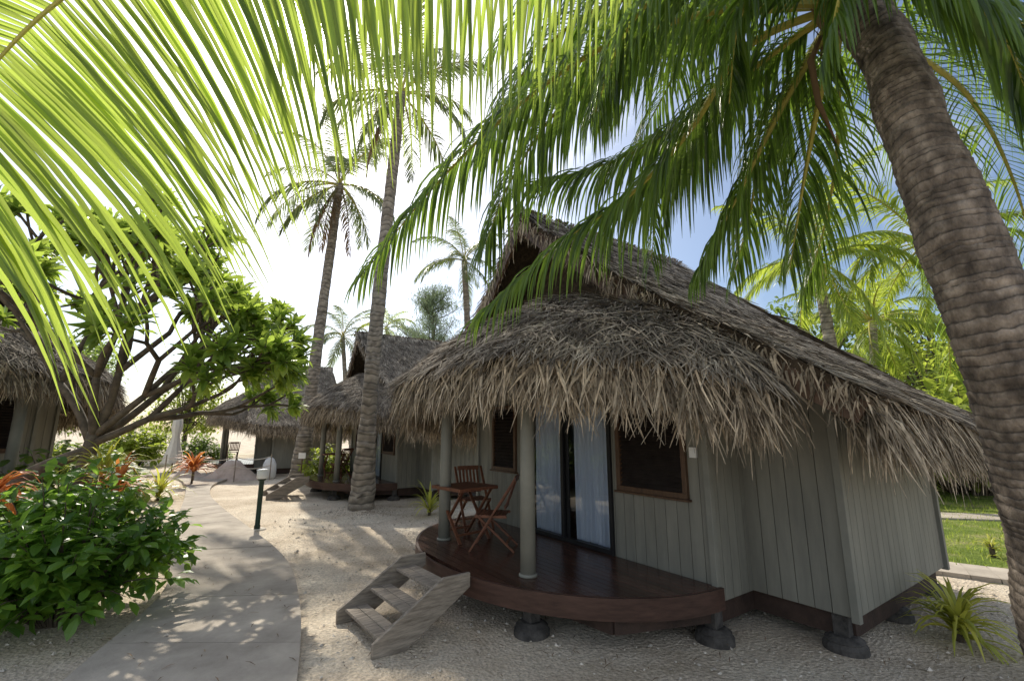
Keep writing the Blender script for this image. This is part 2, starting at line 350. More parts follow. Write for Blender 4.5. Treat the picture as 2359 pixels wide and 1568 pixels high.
palm((12.0,11.0,0),W(2130,560,15),.2,.15,YEL,'bright yellow green palm behind the big ringed trunk',22,7,1.15,dead=0)
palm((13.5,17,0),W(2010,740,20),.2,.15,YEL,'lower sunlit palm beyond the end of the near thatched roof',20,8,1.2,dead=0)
# ------------------------------------------------------------ bungalow
def board_wall(name,p0,p1,z0,z1,root,ops=(),label=None):
    mb=MB(); p0=V((*p0,0));p1=V((*p1,0)); d=(p1-p0); L=d.length; d.normalize(); out=V((d.y,-d.x,0)); rot=Matrix((d,-out,UP)).transposed()
    bw=.152; cuts=set([0,L]); k=bw
    while k<L-.02: cuts.add(round(k,4)); k+=bw
    bset=set(cuts)
    for o in ops: cuts.add(o[0]); cuts.add(o[1])
    cuts=sorted(cuts)
    for a,b in zip(cuts,cuts[1:]):
        zs=[(z0,z1)]; mid=(a+b)/2
        for o in ops:
            if o[0]<mid<o[1]: zs=[(z0,o[2]),(o[3],z1)]
        for za,zb in zs:
            if zb-za<.01: continue
            c=p0+d*mid+UP*(za+zb)/2
            mb.box(c-out*.04,(b-a,.05,zb-za),rot)
            ga=.0035 if a in bset and a>0 else 0; gb=.0035 if b in bset and b<L else 0
            mb.box(p0+d*((a+ga+b-gb)/2)+UP*(za+zb)/2-out*.006,(b-a-ga-gb,.018,zb-za),rot)
    return mb.build(name,'wall',root)
def louvre(x0,x1,z0,z1,root):
    mb=MB(); t=.06
    mb.box(((x0+x1)/2,-.012,z0+t/2),(x1-x0,.07,t)); mb.box(((x0+x1)/2,-.012,z1-t/2),(x1-x0,.07,t))
    for x in(x0+t/2,x1-t/2): mb.box((x,-.012,(z0+z1)/2),(t,.066,z1-z0-2*t))
    mb.box(((x0+x1)/2,-.03,z0-.012),(x1-x0+.05,.08,.024))
    f=mb.build('louvre_window','brown',root,bevel=.004)
    s=MB(); z=z0+t+.03
    while z<z1-t: s.box(((x0+x1)/2,0,z),(x1-x0-2*t,.075,.008),Matrix.Rotation(R(48),3,'X')); z+=.055
    s.box(((x0+x1)/2,.045,(z0+z1)/2),(x1-x0-2*t,.01,z1-z0-2*t))
    s.build('louvre_slats','louver',f)
def thatch(mb,Pf,n,lmin,lmax,wd,r,courses=14,lift=.04,amax=1,b0=0,mi=0,spread=.25):
    for i in range(n):
        a=r.random()*amax; c=r.randint(0,courses-1); b=b0+(1-b0)*min(.995,(c+r.uniform(0,.9))/courses); e=.01
        p=Pf(a,b)
        d=(Pf(a,b+e)-p).normalized(); t=(Pf(min(1,a+.01),b)-Pf(max(0,a-.01),b)).normalized()
        nr=t.cross(d).normalized(); 
        if nr.z<0: nr=-nr
        ang=r.gauss(0,spread); dd=(d*math.cos(ang)+t*math.sin(ang)).normalized(); l_=r.uniform(lmin,lmax)
        w=wd*r.uniform(.5,1.4); s=(dd.cross(nr)+nr*r.uniform(-.7,.7)).normalized()
        h=lift*r.uniform(.2,1.2)
        mb.strip([p+nr*.01,p+dd*l_*.5+nr*h*.8,p+dd*l_+nr*h*r.uniform(.3,1.3)],[w*.8,w,w*.25],s,mi)
def fringe(mb,edge,outv,n,lmin,lmax,r,wd=.022,drop=.12,inn=.25,outmix=.55):
    for i in range(n):
        a=r.random(); p=edge(a); o=outv(a); tn=o.cross(UP).normalized()
        cl=.85+.5*noise.noise(V((a*38,n*.01,0)))
        p=p-o*r.uniform(0,inn)+UP*(r.uniform(-drop,.03)); l_=r.uniform(lmin,lmax)*(1 if r.random()<.85 else 1.3)*cl
        d=(-UP+o*r.uniform(-.1,outmix)+tn*r.gauss(0,.34)).normalized()
        d0=(d+o*r.uniform(.2,1.0)+UP*.3).normalized()
        w=wd*r.uniform(.4,1.5); s=(tn+o*r.uniform(-.9,.9)); s=(s-d*s.dot(d)).normalized()
        q1=p+d0*l_*.35; q2=q1+d*l_*.4; q3=q2+(d-UP*.25+tn*r.uniform(-.4,.4)).normalized()*l_*.35
        mb.strip([p,q1,q2,q3],[w*.8,w,w*.8,w*.2],s)
def make_bungalow():
    r=random.Random(11)
    root=empty('thatched_bungalow',(0,0,0),0,'','house')
    ops=[(2.33-1.85,2.33-1.12,1.35,2.45),(2.33-.82,2.33+.99,.5,2.55),(2.33+1.09,2.33+2.1,1.3,2.45)]
    board_wall('wall',(-2.33,0),(2.33,0),.33,3.0,root,ops)
    board_wall('wall',(2.33,0),(2.33,.69),.33,3.0,root); board_wall('wall',(2.33,.69),(3.28,.69),.33,2.45,root)
    board_wall('wall',(3.28,.69),(3.28,3.54),.33,2.35,root); board_wall('wall',(3.28,3.54),(-3.28,3.54),.33,2.35,root)
    board_wall('wall',(-3.28,3.54),(-3.28,.69),.33,2.35,root); board_wall('wall',(-3.28,.69),(-2.33,.69),.33,2.45,root); board_wall('wall',(-2.33,.69),(-2.33,0),.33,3.0,root)
    for x,y,zt in[(2.34,-.01,2.95),(3.29,.68,2.4),(3.29,3.55,2.3),(-2.34,-.01,2.95),(-3.29,.68,2.4),(-3.29,3.55,2.3)]:
        mb=MB(); mb.box((x,y,(.3+zt)/2),(.07,.07,zt-.3)); mb.build('corner_board','trim',root,bevel=.005)
    mb=MB(); mb.box((0,2.1,.41),(6.4,2.7,.1)); mb.box((0,.4,.405),(4.5,.7,.09)); mb.build('floor','beam',root)
    mb=MB(); z=.22
    for a,b in[((-2.25,.08),(2.25,.08)),((2.25,.08),(2.25,.8)),((2.25,.8),(3.18,.8)),((3.18,.84),(3.18,3.44)),((3.14,3.44),(-3.14,3.44)),((-3.18,3.44),(-3.18,.84)),((-3.18,.8),(-2.25,.8)),((-2.25,.8),(-2.25,.08))]:
        mb.bar((*a,z),(*b,z),.06,.215)
    for y in(1.4,2.2,2.9): mb.bar((-3.1,y,.24),(3.1,y,.24),.08,.16)
    mb.build('floor_beam','beam',root)
    for x,y in[(1.15,-1.45),(-1.15,-1.45),(2.3,-.05),(-2.3,-.05),(3.12,.8),(-3.12,.8),(3.12,2.1),(3.12,3.4),(-3.12,3.4),(0,.8),(0,2.2),(-3.12,2.1)]:
        mb=MB(); mb.lathe([(.19,-.05),(.185,.05),(.16,.08),(.17,.09),(.11,.13)],18,(x,y,0)); mb.box((x,y,.22),(.13,.13,.2)); mb.build('footing','pad',root,bevel=.006)
    # deck
    A,Bx=2.38,1.95; dk=MB(); w=-.022; pw=.098
    def hw(y): return A*math.sqrt(max(0,1-(y/Bx)**2))
    while w-pw>-Bx:
        y0,y1=w,w-pw+.006; a0,a1=hw(y0),hw(y1)
        if a1>.15:
            x0,x1,x2,x3=-a0,a0,-a1,a1
            vs=[V((x0,y0,.47)),V((x1,y0,.47)),V((x3,y1,.47)),V((x2,y1,.47)),V((x0,y0,.5)),V((x1,y0,.5)),V((x3,y1,.5)),V((x2,y1,.5))]
            dk.add(vs,[(0,1,2,3),(4,7,6,5),(0,4,5,1),(1,5,6,2),(2,6,7,3),(3,7,4,0)])
        w-=pw
    deck=dk.build('deck','deck',root)
    fa=MB(); N=56
    for i in range(N):
        t0,t1=PI*i/N,PI*(i+1)/N
        def q(t,k,z): return V(((A+k)*math.cos(t),-(Bx+k)*math.sin(t),z))
        vs=[q(t0,.0,.3),q(t0,.035,.3),q(t0,.035,.497),q(t0,.0,.497),q(t1,.0,.3),q(t1,.035,.3),q(t1,.035,.497),q(t1,.0,.497)]
        fa.add(vs,[(0,1,5,4),(1,2,6,5),(2,3,7,6),(3,0,4,7)]+([(0,3,2,1)] if i==0 else [])+([(4,5,6,7)] if i==N-1 else []))
    fa.build('deck_fascia','fascia',deck)
    jb=MB()
    jb.bar((-2.05,-.55,.37),(2.1,-.55,.37),.06,.19); jb.bar((-1.75,-1.2,.37),(1.75,-1.2,.37),.06,.19); jb.bar((-1.3,-1.52,.24),(1.95,-1.1,.24),.05,.13); jb.bar((1.95,-1.1,.24),(2.3,-.1,.24),.05,.13)
    for x in(-1.8,-1.2,-.6,0,.6,1.2,1.8): jb.bar((x,0,.4),(x,-Bx*math.sqrt(1-(x/A)**2)+.06,.4),.05,.12)
    jb.build('deck_joist','beam',deck)
    for s in(-1,1):
        mb=MB(); mb.tube([V((s*1.0,-1.38,.5)),V((s*1.0,-1.38,2.9))],[.084,.08],24); mb.lathe([(.1,0),(.1,.02),(.088,.03)],24,(s*1.0,-1.38,.501)); mb.build('pillar','trim',root,True)
    # sliding door
    mb=MB(); x0,x1,z0,z1=-.82,.99,.5,2.55; t=.05
    for x in(x0+t/2,x1-t/2): mb.box((x,0,(z0+z1)/2),(t,.09,z1-z0))
    mb.box(((x0+x1)/2,0,z1-t/2),(x1-x0-2*t,.085,t)); mb.box(((x0+x1)/2,0,z0+.03),(x1-x0-2*t,.085,.055))
    mb.box((.03,-.01,(z0+z1)/2),(.055,.05,z1-z0-2*t)); mb.box((.095,.025,(z0+z1)/2),(.05,.03,z1-z0-2*t))
    dr=mb.build('sliding_door','black',root,bevel=.003)
    for a,b,y in[(x0+t,.0,-.012),(.06,x1-t,.028)]:
        g=MB(); g.add([V((a,y,z0+t)),V((b,y,z0+t)),V((b,y,z1-t)),V((a,y,z1-t))],[(0,1,2,3)]); g.build('glass_pane','glass',dr)
    for a,b,fo in[(-.76,-.12,7),(.15,.93,9)]:
        g=MB(); N=110
        vs=[];fs=[]
        for i in range(N+1):
            u=i/N; x=a+(b-a)*u
            for j,z in enumerate((.53,.9,1.4,1.9,2.5)):
                ph=u*fo*2*PI+1.2*math.sin(u*9)+.25*math.sin(z*2+u*5); am=.036*(1.15-.13*j)*(.6+.4*math.sin(u*17+1))
                vs.append(V((x+.012*math.sin(z*3+u*12),.115+am*math.sin(ph)+.3*am*math.sin(2*ph+z),z)))
        for i in range(N):
            for j in range(4): fs.append((i*5+j,(i+1)*5+j,(i+1)*5+j+1,i*5+j+1))
        g.add(vs,fs); g.build('curtain','curtain',dr,True)
    louvre(-1.85,-1.12,1.35,2.45,root); louvre(1.09,2.1,1.3,2.45,root)
    mb=MB(); mb.box((2.2,-.03,1.8),(.085,.035,.11)); mb.box((2.2,-.05,1.815),(.055,.006,.035)); mb.build('wall_box','white',root,bevel=.006)
    # main roof
    EX=3.88; HR=5.3
    def PS(sg):
        def f(a,b):
            ze=2.36-.28*a; y=(-.75+.42*b)*(1-a)+(3.2+.7*b)*a
            z=HR+(ze-HR)*b-.13*math.sin(PI*min(1,b))+.05*noise.noise(V((y*1.3,b*5,sg)))
            return V((sg*EX*b,y,z))
        return f
    roof=MB(); 
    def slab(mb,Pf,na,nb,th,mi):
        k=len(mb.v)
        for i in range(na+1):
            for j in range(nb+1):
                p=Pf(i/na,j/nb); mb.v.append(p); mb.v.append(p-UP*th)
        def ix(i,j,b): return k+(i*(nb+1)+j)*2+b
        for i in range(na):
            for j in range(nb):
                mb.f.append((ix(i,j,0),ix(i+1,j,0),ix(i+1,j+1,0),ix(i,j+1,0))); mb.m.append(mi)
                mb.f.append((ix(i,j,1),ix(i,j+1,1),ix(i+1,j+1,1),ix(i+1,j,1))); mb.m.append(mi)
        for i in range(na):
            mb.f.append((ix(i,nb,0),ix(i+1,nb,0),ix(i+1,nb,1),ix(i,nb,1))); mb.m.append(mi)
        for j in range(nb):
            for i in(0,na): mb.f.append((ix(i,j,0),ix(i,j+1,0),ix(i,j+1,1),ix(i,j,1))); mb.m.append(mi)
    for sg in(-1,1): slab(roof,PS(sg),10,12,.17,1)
    def PB(a,b):  # back hip
        x=EX*b*(2*a-1); return V((x,3.2+.7*b,HR-.02+(2.08-HR+.02)*b))
    slab(roof,PB,8,8,.12,1)
    thatch(roof,PS(1),21000,.2,.45,.015,r,24,.05,spread=.36); thatch(roof,PS(-1),8000,.25,.5,.022,r,20,.05,spread=.3); thatch(roof,PB,2500,.3,.6,.03,r,14,.05)
    for i in range(900):  # ridge cap tufts
        y=r.uniform(-.85,3.3); sg=r.choice((-1,1)); p=V((-sg*.05,y,HR+.05+r.uniform(0,.05))); d=V((sg,r.uniform(-.35,.35),-.75)).normalized(); l_=r.uniform(.25,.5)
        roof.strip([p,p+d*l_*.5+UP*.03,p+d*l_],[.02,.025,.008],V((0,1,0)))
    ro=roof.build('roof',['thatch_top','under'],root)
    fr=MB()
    for sg in(-1,1):
        f=PS(sg)
        fringe(fr,lambda a:f(a,1),lambda a:V((sg,0,0)),4000 if sg>0 else 1500,.28,.66,r,.017,.2)
        fringe(fr,lambda a:f(0,a),lambda a:V((0,-1,0)),2000,.12,.3,r,.016,.14,.15,.3)
        fringe(fr,lambda a:f(1,a),lambda a:V((0,1,0)),500,.2,.4,r,.024,.12,.2,.3)
    fringe(fr,lambda a:PB(a,1),lambda a:V((0,1,0)),1300,.3,.6,r,.026,.18)
    fr.build('eave_fringe','thatch',ro)
    for sg in(-1,1):
        mb=MB(); f=PS(sg); pr=[f(0,b/8)+V((0,.02,-.2)) for b in range(9)]
        for a,b in zip(pr,pr[1:]): mb.bar(a,b+(b-a)*.02,.05,.18)
        mb.build('bargeboard','brown',ro)
    mb=MB(); mb.bar((0,-.7,HR-.3),(0,3.1,HR-.3),.1,.16); mb.build('ridge_beam','brown',ro)
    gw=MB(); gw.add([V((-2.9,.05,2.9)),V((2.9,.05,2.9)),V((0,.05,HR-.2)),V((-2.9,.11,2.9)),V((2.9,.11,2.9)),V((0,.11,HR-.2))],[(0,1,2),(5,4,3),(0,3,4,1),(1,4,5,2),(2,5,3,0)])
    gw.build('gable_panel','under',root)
    # porch roof
    pr_=MB()
    def PP(a,b):
        th=PI*a; c,s=math.cos(th),math.sin(th)
        pi_=V((2.0*c,-.12-.2*s,3.88-.55*abs(c)**2)); po=V((3.25*c,-.25-1.8*s,2.83-.3*abs(c)**4))
        p=pi_.lerp(po,b); p.z+=.14*math.sin(PI*min(b,1))+.06*noise.noise(V((c*3,s*3,b*3))); return p
    slab(pr_,lambda a,b:PP(a,b),40,8,.2,1)
    thatch(pr_,PP,21000,.22,.5,.015,r,14,.08,spread=.6)
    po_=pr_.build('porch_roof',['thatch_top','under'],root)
    f2=MB()
    def ov(a):
        th=PI*a; return V((math.cos(th)*2.2,-math.sin(th)*3.3,0)).normalized()
    fringe(f2,lambda a:PP(a,1),ov,8000,.28,.6,r,.017,.24,.3)
    fringe(f2,lambda a:PP(a,.93)+UP*.03,ov,5000,.25,.52,r,.017,.05,.3,.9)
    f2.build('eave_fringe','thatch',po_)
    return root
bung=make_bungalow(); M1=V((.73,6.9,0))
bung.location=M1; bung.rotation_euler=(0,0,R(-55)); bung['label']='large grey taupe bungalow with shaggy thatched roof and round brown deck in the foreground'
place(bung,(-4.75,15.9,0),R(-55),'middle thatched bungalow standing just behind the palm with flared base',skip=('wall_box',))
place(bung,(-12.8,23.4,0),R(-62),'farthest thatched bungalow, beyond the rope fence and the sand heap',skip=('wall_box',))
place(bung,(-12.0,8.6,0),R(84),'dark thatched bungalow at the left edge behind the frangipani tree',skip=('wall_box',),scale=1.18)
# ------------------------------------------------------------ steps
def make_steps():
    root=empty('wooden_steps',(0,0,0),0,'','steps'); hw_=.5
    for s in(-1,1):
        mb=MB(); x=s*hw_; t=.02
        prof=[(0,0.0),(0,.13),(.72,.56),(1.04,.56),(1.04,.42),(.33,0)]
        prof=[(-1.05+a,b) for a,b in prof]
        vs=[V((x-t,y,z)) for y,z in prof]+[V((x+t,y,z)) for y,z in prof]; n=len(prof)
        mb.add(vs,[tuple(range(n)),tuple(reversed(range(n,2*n)))]+[(i,i+n,(i+1)%n+n,(i+1)%n) for i in range(n)])
        mb.build('stringer','grey_wood',root,bevel=.006)
    for y,z in[(-.85,.13),(-.58,.285),(-.28,.44)]:
        mb=MB(); 
        for k in(-1,1): mb.box((0,y+k*.062,z),(2*hw_-.045,.118,.032))
        mb.build('tread','grey_wood',root,bevel=.005)
    return root
st=make_steps(); st['label']='weathered grey wooden steps leading up to the near round deck'
def local(Mp,ang,x,y,z=0):
    c,s=math.cos(ang),math.sin(ang); return V((Mp[0]+c*x-s*y,Mp[1]+s*x+c*y,z))
st.location=local(M1,R(-55),.2,-1.95); st.rotation_euler=(0,0,R(-52)); st['group']='grey wooden porch steps'
place(st,local((-4.75,15.9),R(-55),-.3,-1.95),R(-58),'small grey wooden steps at the middle bungalow beside the slender palm','grey wooden porch steps',scale=1.1)
# ------------------------------------------------------------ furniture
def make_chair():
    root=empty('folding_chair',(0,0,0),0,'','chair')   # faces -y
    s=MB()
    for i in range(8): s.box((0,-.2+i*.052,.44),(.42,.044,.014))
    s.bar((-.2,-.22,.425),(-.2,.2,.425),.022,.03); s.bar((.2,-.22,.425),(.2,.2,.425),.022,.03); s.build('seat','teak',root,bevel=.003)
    b=MB(); 
    def bp(x,t): return V((x,.16+.16*t,.5+.42*t))
    for i in range(6): 
        x=-.155+i*.062; b.bar(bp(x,.12),bp(x,.9),.036,.012,(0,1,0))
    b.bar(bp(-.19,.95),bp(.19,.95),.02,.07); b.bar(bp(-.19,.1),bp(.19,.1),.02,.05); b.build('backrest','teak',root,bevel=.003)
    for x in(-.23,.23):
        l_=MB(); l_.bar((x,-.28,.0),bp(x,1.0),.024,.04,(1,0,0)); l_.build('leg','teak',root,bevel=.003)
        x2=x*.88; l_=MB(); l_.bar((x2,.3,.0),(x2,-.2,.45),.024,.04,(1,0,0)); l_.build('leg','teak',root,bevel=.003)
    m_=MB(); m_.bar((-.23,-.16,.16),(.23,-.16,.16),.03,.02); m_.bar((-.2,.2,.1),(.2,.2,.1),.03,.02); m_.build('stretcher','teak',root)
    return root
def make_table():
    root=empty('folding_table',(0,0,0),0,'','table')
    s=MB()
    for i in range(7): s.box((-.27+i*.09,0,.72),(.082,.6,.02))
    s.bar((-.32,-.33,.712),(.32,-.33,.712),.05,.045); s.bar((-.32,.33,.712),(.32,.33,.712),.05,.045); s.bar((-.33,-.35,.71),(-.33,.35,.71),.04,.045);s.bar((.33,-.35,.71),(.33,.35,.71),.04,.045)
    s.build('tabletop','teak',root,bevel=.003)
    for y in(-.26,.26):
        for sg in(-1,1):
            l_=MB(); yy=y+sg*.014; l_.bar((-.28*sg,yy,0),(.28*sg,yy,.69),.024,.045,(0,1,0)); l_.build('leg','teak',root,bevel=.003)
    m_=MB()
    for x in(-.2,.2): m_.bar((x,-.27,.1),(x,.27,.1),.03,.025)
    m_.build('stretcher','teak',root)
    return root
ch=make_chair(); tb_=make_table()
A1=R(-55)
def put(o,Mp,ang,x,y,rz,label,first=False,group=None):
    q=o if first else copy_tree(o); q.location=local(Mp,ang,x,y,.502); q.rotation_euler=(0,0,ang+rz); q['label']=label
    if group: q['group']=group
put(ch,M1,A1,-.2,-1.05,R(-42),'teak folding chair right of the table, nearest the glass door',True)
put(ch,M1,A1,-1.5,-.6,R(80),'teak folding chair behind the table on the near porch')
put(tb_,M1,A1,-.92,-1.1,R(8),'square teak folding table beside the left porch pillar of the near bungalow',True)
Mm=(-4.75,15.9)
put(ch,Mm,A1,-.1,-1.0,R(-60),'tiny teak chair on the deck of the middle bungalow'); put(tb_,Mm,A1,-.9,-1.05,0,'small teak table on the deck of the middle bungalow')
Mf=(-12.8,23.4); put(ch,Mf,R(-62),.1,-1.0,R(-80),'teak folding chair on the porch of the farthest bungalow')
# ------------------------------------------------------------ bollard lamp etc
def lamp(loc,label):
    root=empty('path_lamp',loc,0,label,'lamp post')
    m_=MB(); m_.lathe([(.17,-.02),(.17,.03),(.15,.045)],24); m_.build('base_pad','stone',root,True)
    m_=MB(); m_.lathe([(.06,.04),(.06,.1),(.048,.12),(.048,.98),(.07,1.0),(.09,1.03)],20); m_.build('post','green_metal',root,True)
    m_=MB(); m_.lathe([(.09,1.032),(.105,1.05),(.105,1.19),(.1,1.2)],20); m_.build('lamp_glass','white',root,True)
    m_=MB(); m_.lathe([(.115,1.202),(.115,1.21),(.08,1.225),(.02,1.23)],20); m_.build('lamp_cap','white',root,True)
lamp(G(592,1222),'dark green garden lamp with white head beside the concrete path')
um=empty('closed_parasol',(-15.9,22.0,0),0,'folded cream parasol standing upright near the rope fence','parasol')
m_=MB(); m_.tube([(0,0,0),(0,0,2.85)],[.03,.03],10); m_.build('pole','brown',um)
m_=MB(); N=20; k=0
prof=[(.05,2.75),(.16,2.5),(.2,2.1),(.13,1.75),(.2,1.3),(.34,.75),(.36,.5)]
vs=[];fs=[]
for r_,z in prof:
    for j in range(N): rr=r_*(1+.22*math.sin(j*PI*.8)); vs.append(V((rr*math.cos(2*PI*j/N),rr*math.sin(2*PI*j/N),z)))
for i in range(len(prof)-1):
    for j in range(N): fs.append((i*N+j,i*N+(j+1)%N,(i+1)*N+(j+1)%N,(i+1)*N+j))
m_.add(vs,fs); m_.build('canopy','cloth',um,True)
m_=MB(); m_.lathe([(.3,0),(.3,.08),(.1,.12)],20); m_.build('base','pad',um)
# rope fence
fe=empty('rope_fence',(-13,19,0),0,'low rope fence on thin posts round the sand heap','fence')
fp=[V((-15.0,18.2,0)),V((-13.7,18.6,0)),V((-12.4,18.4,0)),V((-11.0,18.7,0)),V((-9.9,19.3,0))]
for p in fp:
    m_=MB(); m_.tube([p-V((-13,19,0)),p-V((-13,19,0))+V((0,0,1.05))],[.025,.02],8); m_.build('post','grey_wood',fe)
for h in(.95,.6):
    m_=MB(); pts=[]
    for a,b in zip(fp,fp[1:]):
        for k in range(7): t=k/6; pts.append(a.lerp(b,t)-V((-13,19,0))+UP*(h-.12*4*t*(1-t)))
    m_.tube(pts,[.016]*len(pts),6); m_.build('rope','rope',fe)
# sand heap
def heap(name,c,rx,ry,h,label,seed,mt='sandpile'):
    m_=MB(); N=28; Q=10; vs=[];fs=[]
    for i in range(Q+1):
        t=i/Q
        for j in range(N):
            a=2*PI*j/N; rr=t*(1+.18*noise.noise(V((math.cos(a)*1.5,math.sin(a)*1.5,seed))))
            z=h*(math.cos(t*PI)/2+.5)*(1+.35*noise.noise(V((rr*math.cos(a)*3,rr*math.sin(a)*3,seed+4))))-.02*t
            vs.append(V((rx*rr*math.cos(a),ry*rr*math.sin(a),z)))
    for i in range(Q):
        for j in range(N): fs.append((i*N+j,(i+1)*N+j,(i+1)*N+(j+1)%N,i*N+(j+1)%N))
    m_.add(vs,fs); return tag(m_.build(name,mt,None,True,c),label,'sand heap')
heap('sand_heap',(-11.6,19.6,0),1.4,.9,.75,'pale pinkish heap of sand in front of the farthest bungalow',1)
heap('sand_heap',(-13.6,19.8,0),.9,.7,.5,'smaller brown heap of sand left of the pale one',2)
heap('sand_mound',G(840,1190),1.0,.75,.13,'low mound of dirt round the flared palm base',3,'sand')['category']='sand mound'
wt=empty('white_tank',(-10.2,19.8,0),0,'white plastic tank standing by the farthest bungalow','tank'); wt.scale=(.85,.85,1.0)
m_=MB(); m_.lathe([(.22,0),(.3,.08),(.32,.35),(.3,.6),(.2,.8),(.08,.88)],20); m_.build('body','white',wt,True)
m_=MB(); m_.lathe([(.08,.881),(.08,.95)],14); m_.build('cap','green_metal',wt)
sg_=empty('small_sign',(-7.6,17.0,0),0,'small white sign on a thin post by the slender palm','sign')
m_=MB(); m_.tube([(0,0,0),(0,0,1.0)],[.02,.02],8); m_.build('post','brown',sg_)
m_=MB(); m_.box((0,-.03,1.1),(.26,.02,.2)); m_.build('board','white',sg_,bevel=.004)
# ------------------------------------------------------------ plants
def leaf(mb,p,d,up,l_,w,bend=.25,mi=0,crease=.12):
    d=d.normalized(); s=d.cross(up)
    if s.length<.05: s=d.orthogonal()
    s.normalize(); n_=s.cross(d)
    pts=[p,p+d*l_*.3+n_*l_*.04,p+d*l_*.68,p+d*l_-n_*l_*bend]
    mb.vstrip(pts,[w*.15,w*.85,w,w*.06],s,-n_,crease,mi)
def branchy(base_pts,seed,leafn=12,leaflen=.3,depth=6,l0=.75,r0=.075,spread=.55,bias=V((0,0,.25)),prune=.1):
    r=random.Random(seed); wood=MB(); tips=[]
    def rec(p,d,l_,rad,k):
        if k==0: tips.append((p,d)); return
        bend=V((r.uniform(-.4,.4),r.uniform(-.4,.4),r.uniform(-.1,.3)))
        q=p+(d+bend*.3).normalized()*l_*.5; e=q+(d+bend).normalized()*l_*.5
        pp=cat_rom([p,q,e],6 if k>2 else 4)
        wood.tube(pp,[rad*(1-.2*i/(len(pp)-1)) for i in range(len(pp))],8 if k>2 else 6)
        nb=3 if (k>=depth or r.random()<.3) else 2
        ax=r.uniform(0,2*PI); u=d.orthogonal().normalized(); w_=d.cross(u)
        for i in range(nb):
            a=ax+2*PI*i/nb+r.uniform(-.4,.4)
            nd=(d+(u*math.cos(a)+w_*math.sin(a))*spread*r.uniform(.7,1.4)+bias*.3)
            nd.z=max(nd.z,-.02); nd.normalize()
            if k<=depth-1 and r.random()<prune: continue
            rec(e,nd,l_*r.uniform(.75,.95),max(.016,rad*.74),k-1)
    for p,d,l_ in base_pts: rec(V(p),V(d).normalized(),l0*l_,r0,depth)
    lv=MB()
    for p,d in tips:
        u=d.orthogonal().normalized(); w_=d.cross(u); n_=int(leafn*r.uniform(.6,1.3))
        for i in range(n_):
            a=i*2.4; q=p-d*r.uniform(0,.16)
            ld=(u*math.cos(a)+w_*math.sin(a)+d*r.uniform(.1,1.3)+V((0,0,r.uniform(-.25,.2)))).normalized()
            leaf(lv,q,ld,UP+V((r.uniform(-.6,.6),r.uniform(-.6,.6),0)),leaflen*r.uniform(.6,1.2),leaflen*.27,.15)
    return wood,lv
fb=V((-6.5,7.1,0))
fr_=empty('frangipani_tree',fb,0,'spreading frangipani tree with bare forked branches and broad leaves on the left','tree')
w_,lv=branchy([((.12,0,1.95),(.75,-.1,.6),1.0),((.12,0,1.95),(.35,.1,1),1.15),((.05,0,1.9),(-.45,.1,.8),1.15),((.15,0,1.85),(.9,.1,.4),.9),((.12,0,1.9),(.1,-.4,1),1.1),((.12,.1,1.9),(.55,.5,.75),1.1)],5,15,.31,5,.9,.062,.52,prune=.07)
w_.tube(cat_rom([V((0,0,-.05)),V((.04,.02,.7)),V((.02,.02,1.3)),V((.12,0,2.0))],10),[.15-.006*i for i in range(11)],12)
w_.tube(cat_rom([V((-1.3,-.5,-.05)),V((-.95,-.35,.9)),V((-.6,-.15,1.4)),V((.1,0,1.75))],10),[.13-.005*i for i in range(11)],12)
w_.build('trunk','bark',fr_,True); lv.build('crown','plum',fr_)
def shrub_mesh(rx,ry,h,nst,nl,ll,seed,mats='shrub'):
    r=random.Random(seed); w_=MB(); lv=MB()
    for i in range(nst):
        a=r.uniform(0,2*PI); rr=math.sqrt(r.random()); tx=V((math.cos(a)*rx*rr,math.sin(a)*ry*rr,h*(1-.55*rr*rr)*r.uniform(.65,1.08)))
        if r.random()<.3: tx.z*=r.uniform(.25,.7); tx.x*=1.1; tx.y*=1.1
        b=V((math.cos(a)*.15*rx,math.sin(a)*.15*ry,0)); mid=b.lerp(tx,.5)+UP*.12*h
        sp_=cat_rom([b,mid,tx],12); w_.tube(sp_[::3],[.012,.01,.008,.006,.003],5)
        for k in range(nl):
            t=1-.75*(r.random()**1.4); x=t*12; j=min(int(x),11); p=sp_[j].lerp(sp_[j+1],x-j)
            d=V((r.gauss(0,1),r.gauss(0,1),r.gauss(.1,.55))).normalized()+ (tx-mid).normalized()*.3
            q=p+d*r.uniform(0,.1)
            leaf(lv,q,d+V((0,0,-.25)),UP+V((r.uniform(-.4,.4),r.uniform(-.4,.4),0)),ll*r.uniform(.6,1.2),ll*.5,.2)
    return w_.mesh('stem',['bark']),lv.mesh('foliage',[mats])
def plant(name,meshes,loc,rz,label,cat,group=None,scale=1):
    root=empty(name,loc,rz,label,cat,group); root.scale=(scale,)*3 if not isinstance(scale,tuple) else scale
    for nm,me in meshes: o=bpy.data.objects.new(nm,me); C.objects.link(o); o.parent=root
    return root
S1=shrub_mesh(1.15,1.05,1.6,150,26,.175,1); S2=shrub_mesh(1.3,1.2,1.7,90,26,.2,2,'bgy'); S3=shrub_mesh(1.0,1.0,1.2,60,22,.17,3,'bg')
pl=lambda S:[('stem',S[0]),('foliage',S[1])]
plant('leafy_shrub',pl(S1),(-4.9,5.4,0),0,'dense green leafy shrub at the lower left beside the path','shrub',scale=(1,1,1.02))
plant('leafy_shrub',pl(S2),(-7.0,18.0,0),1,'bright green round bush by the pillars of the middle bungalow','shrub',scale=.85)
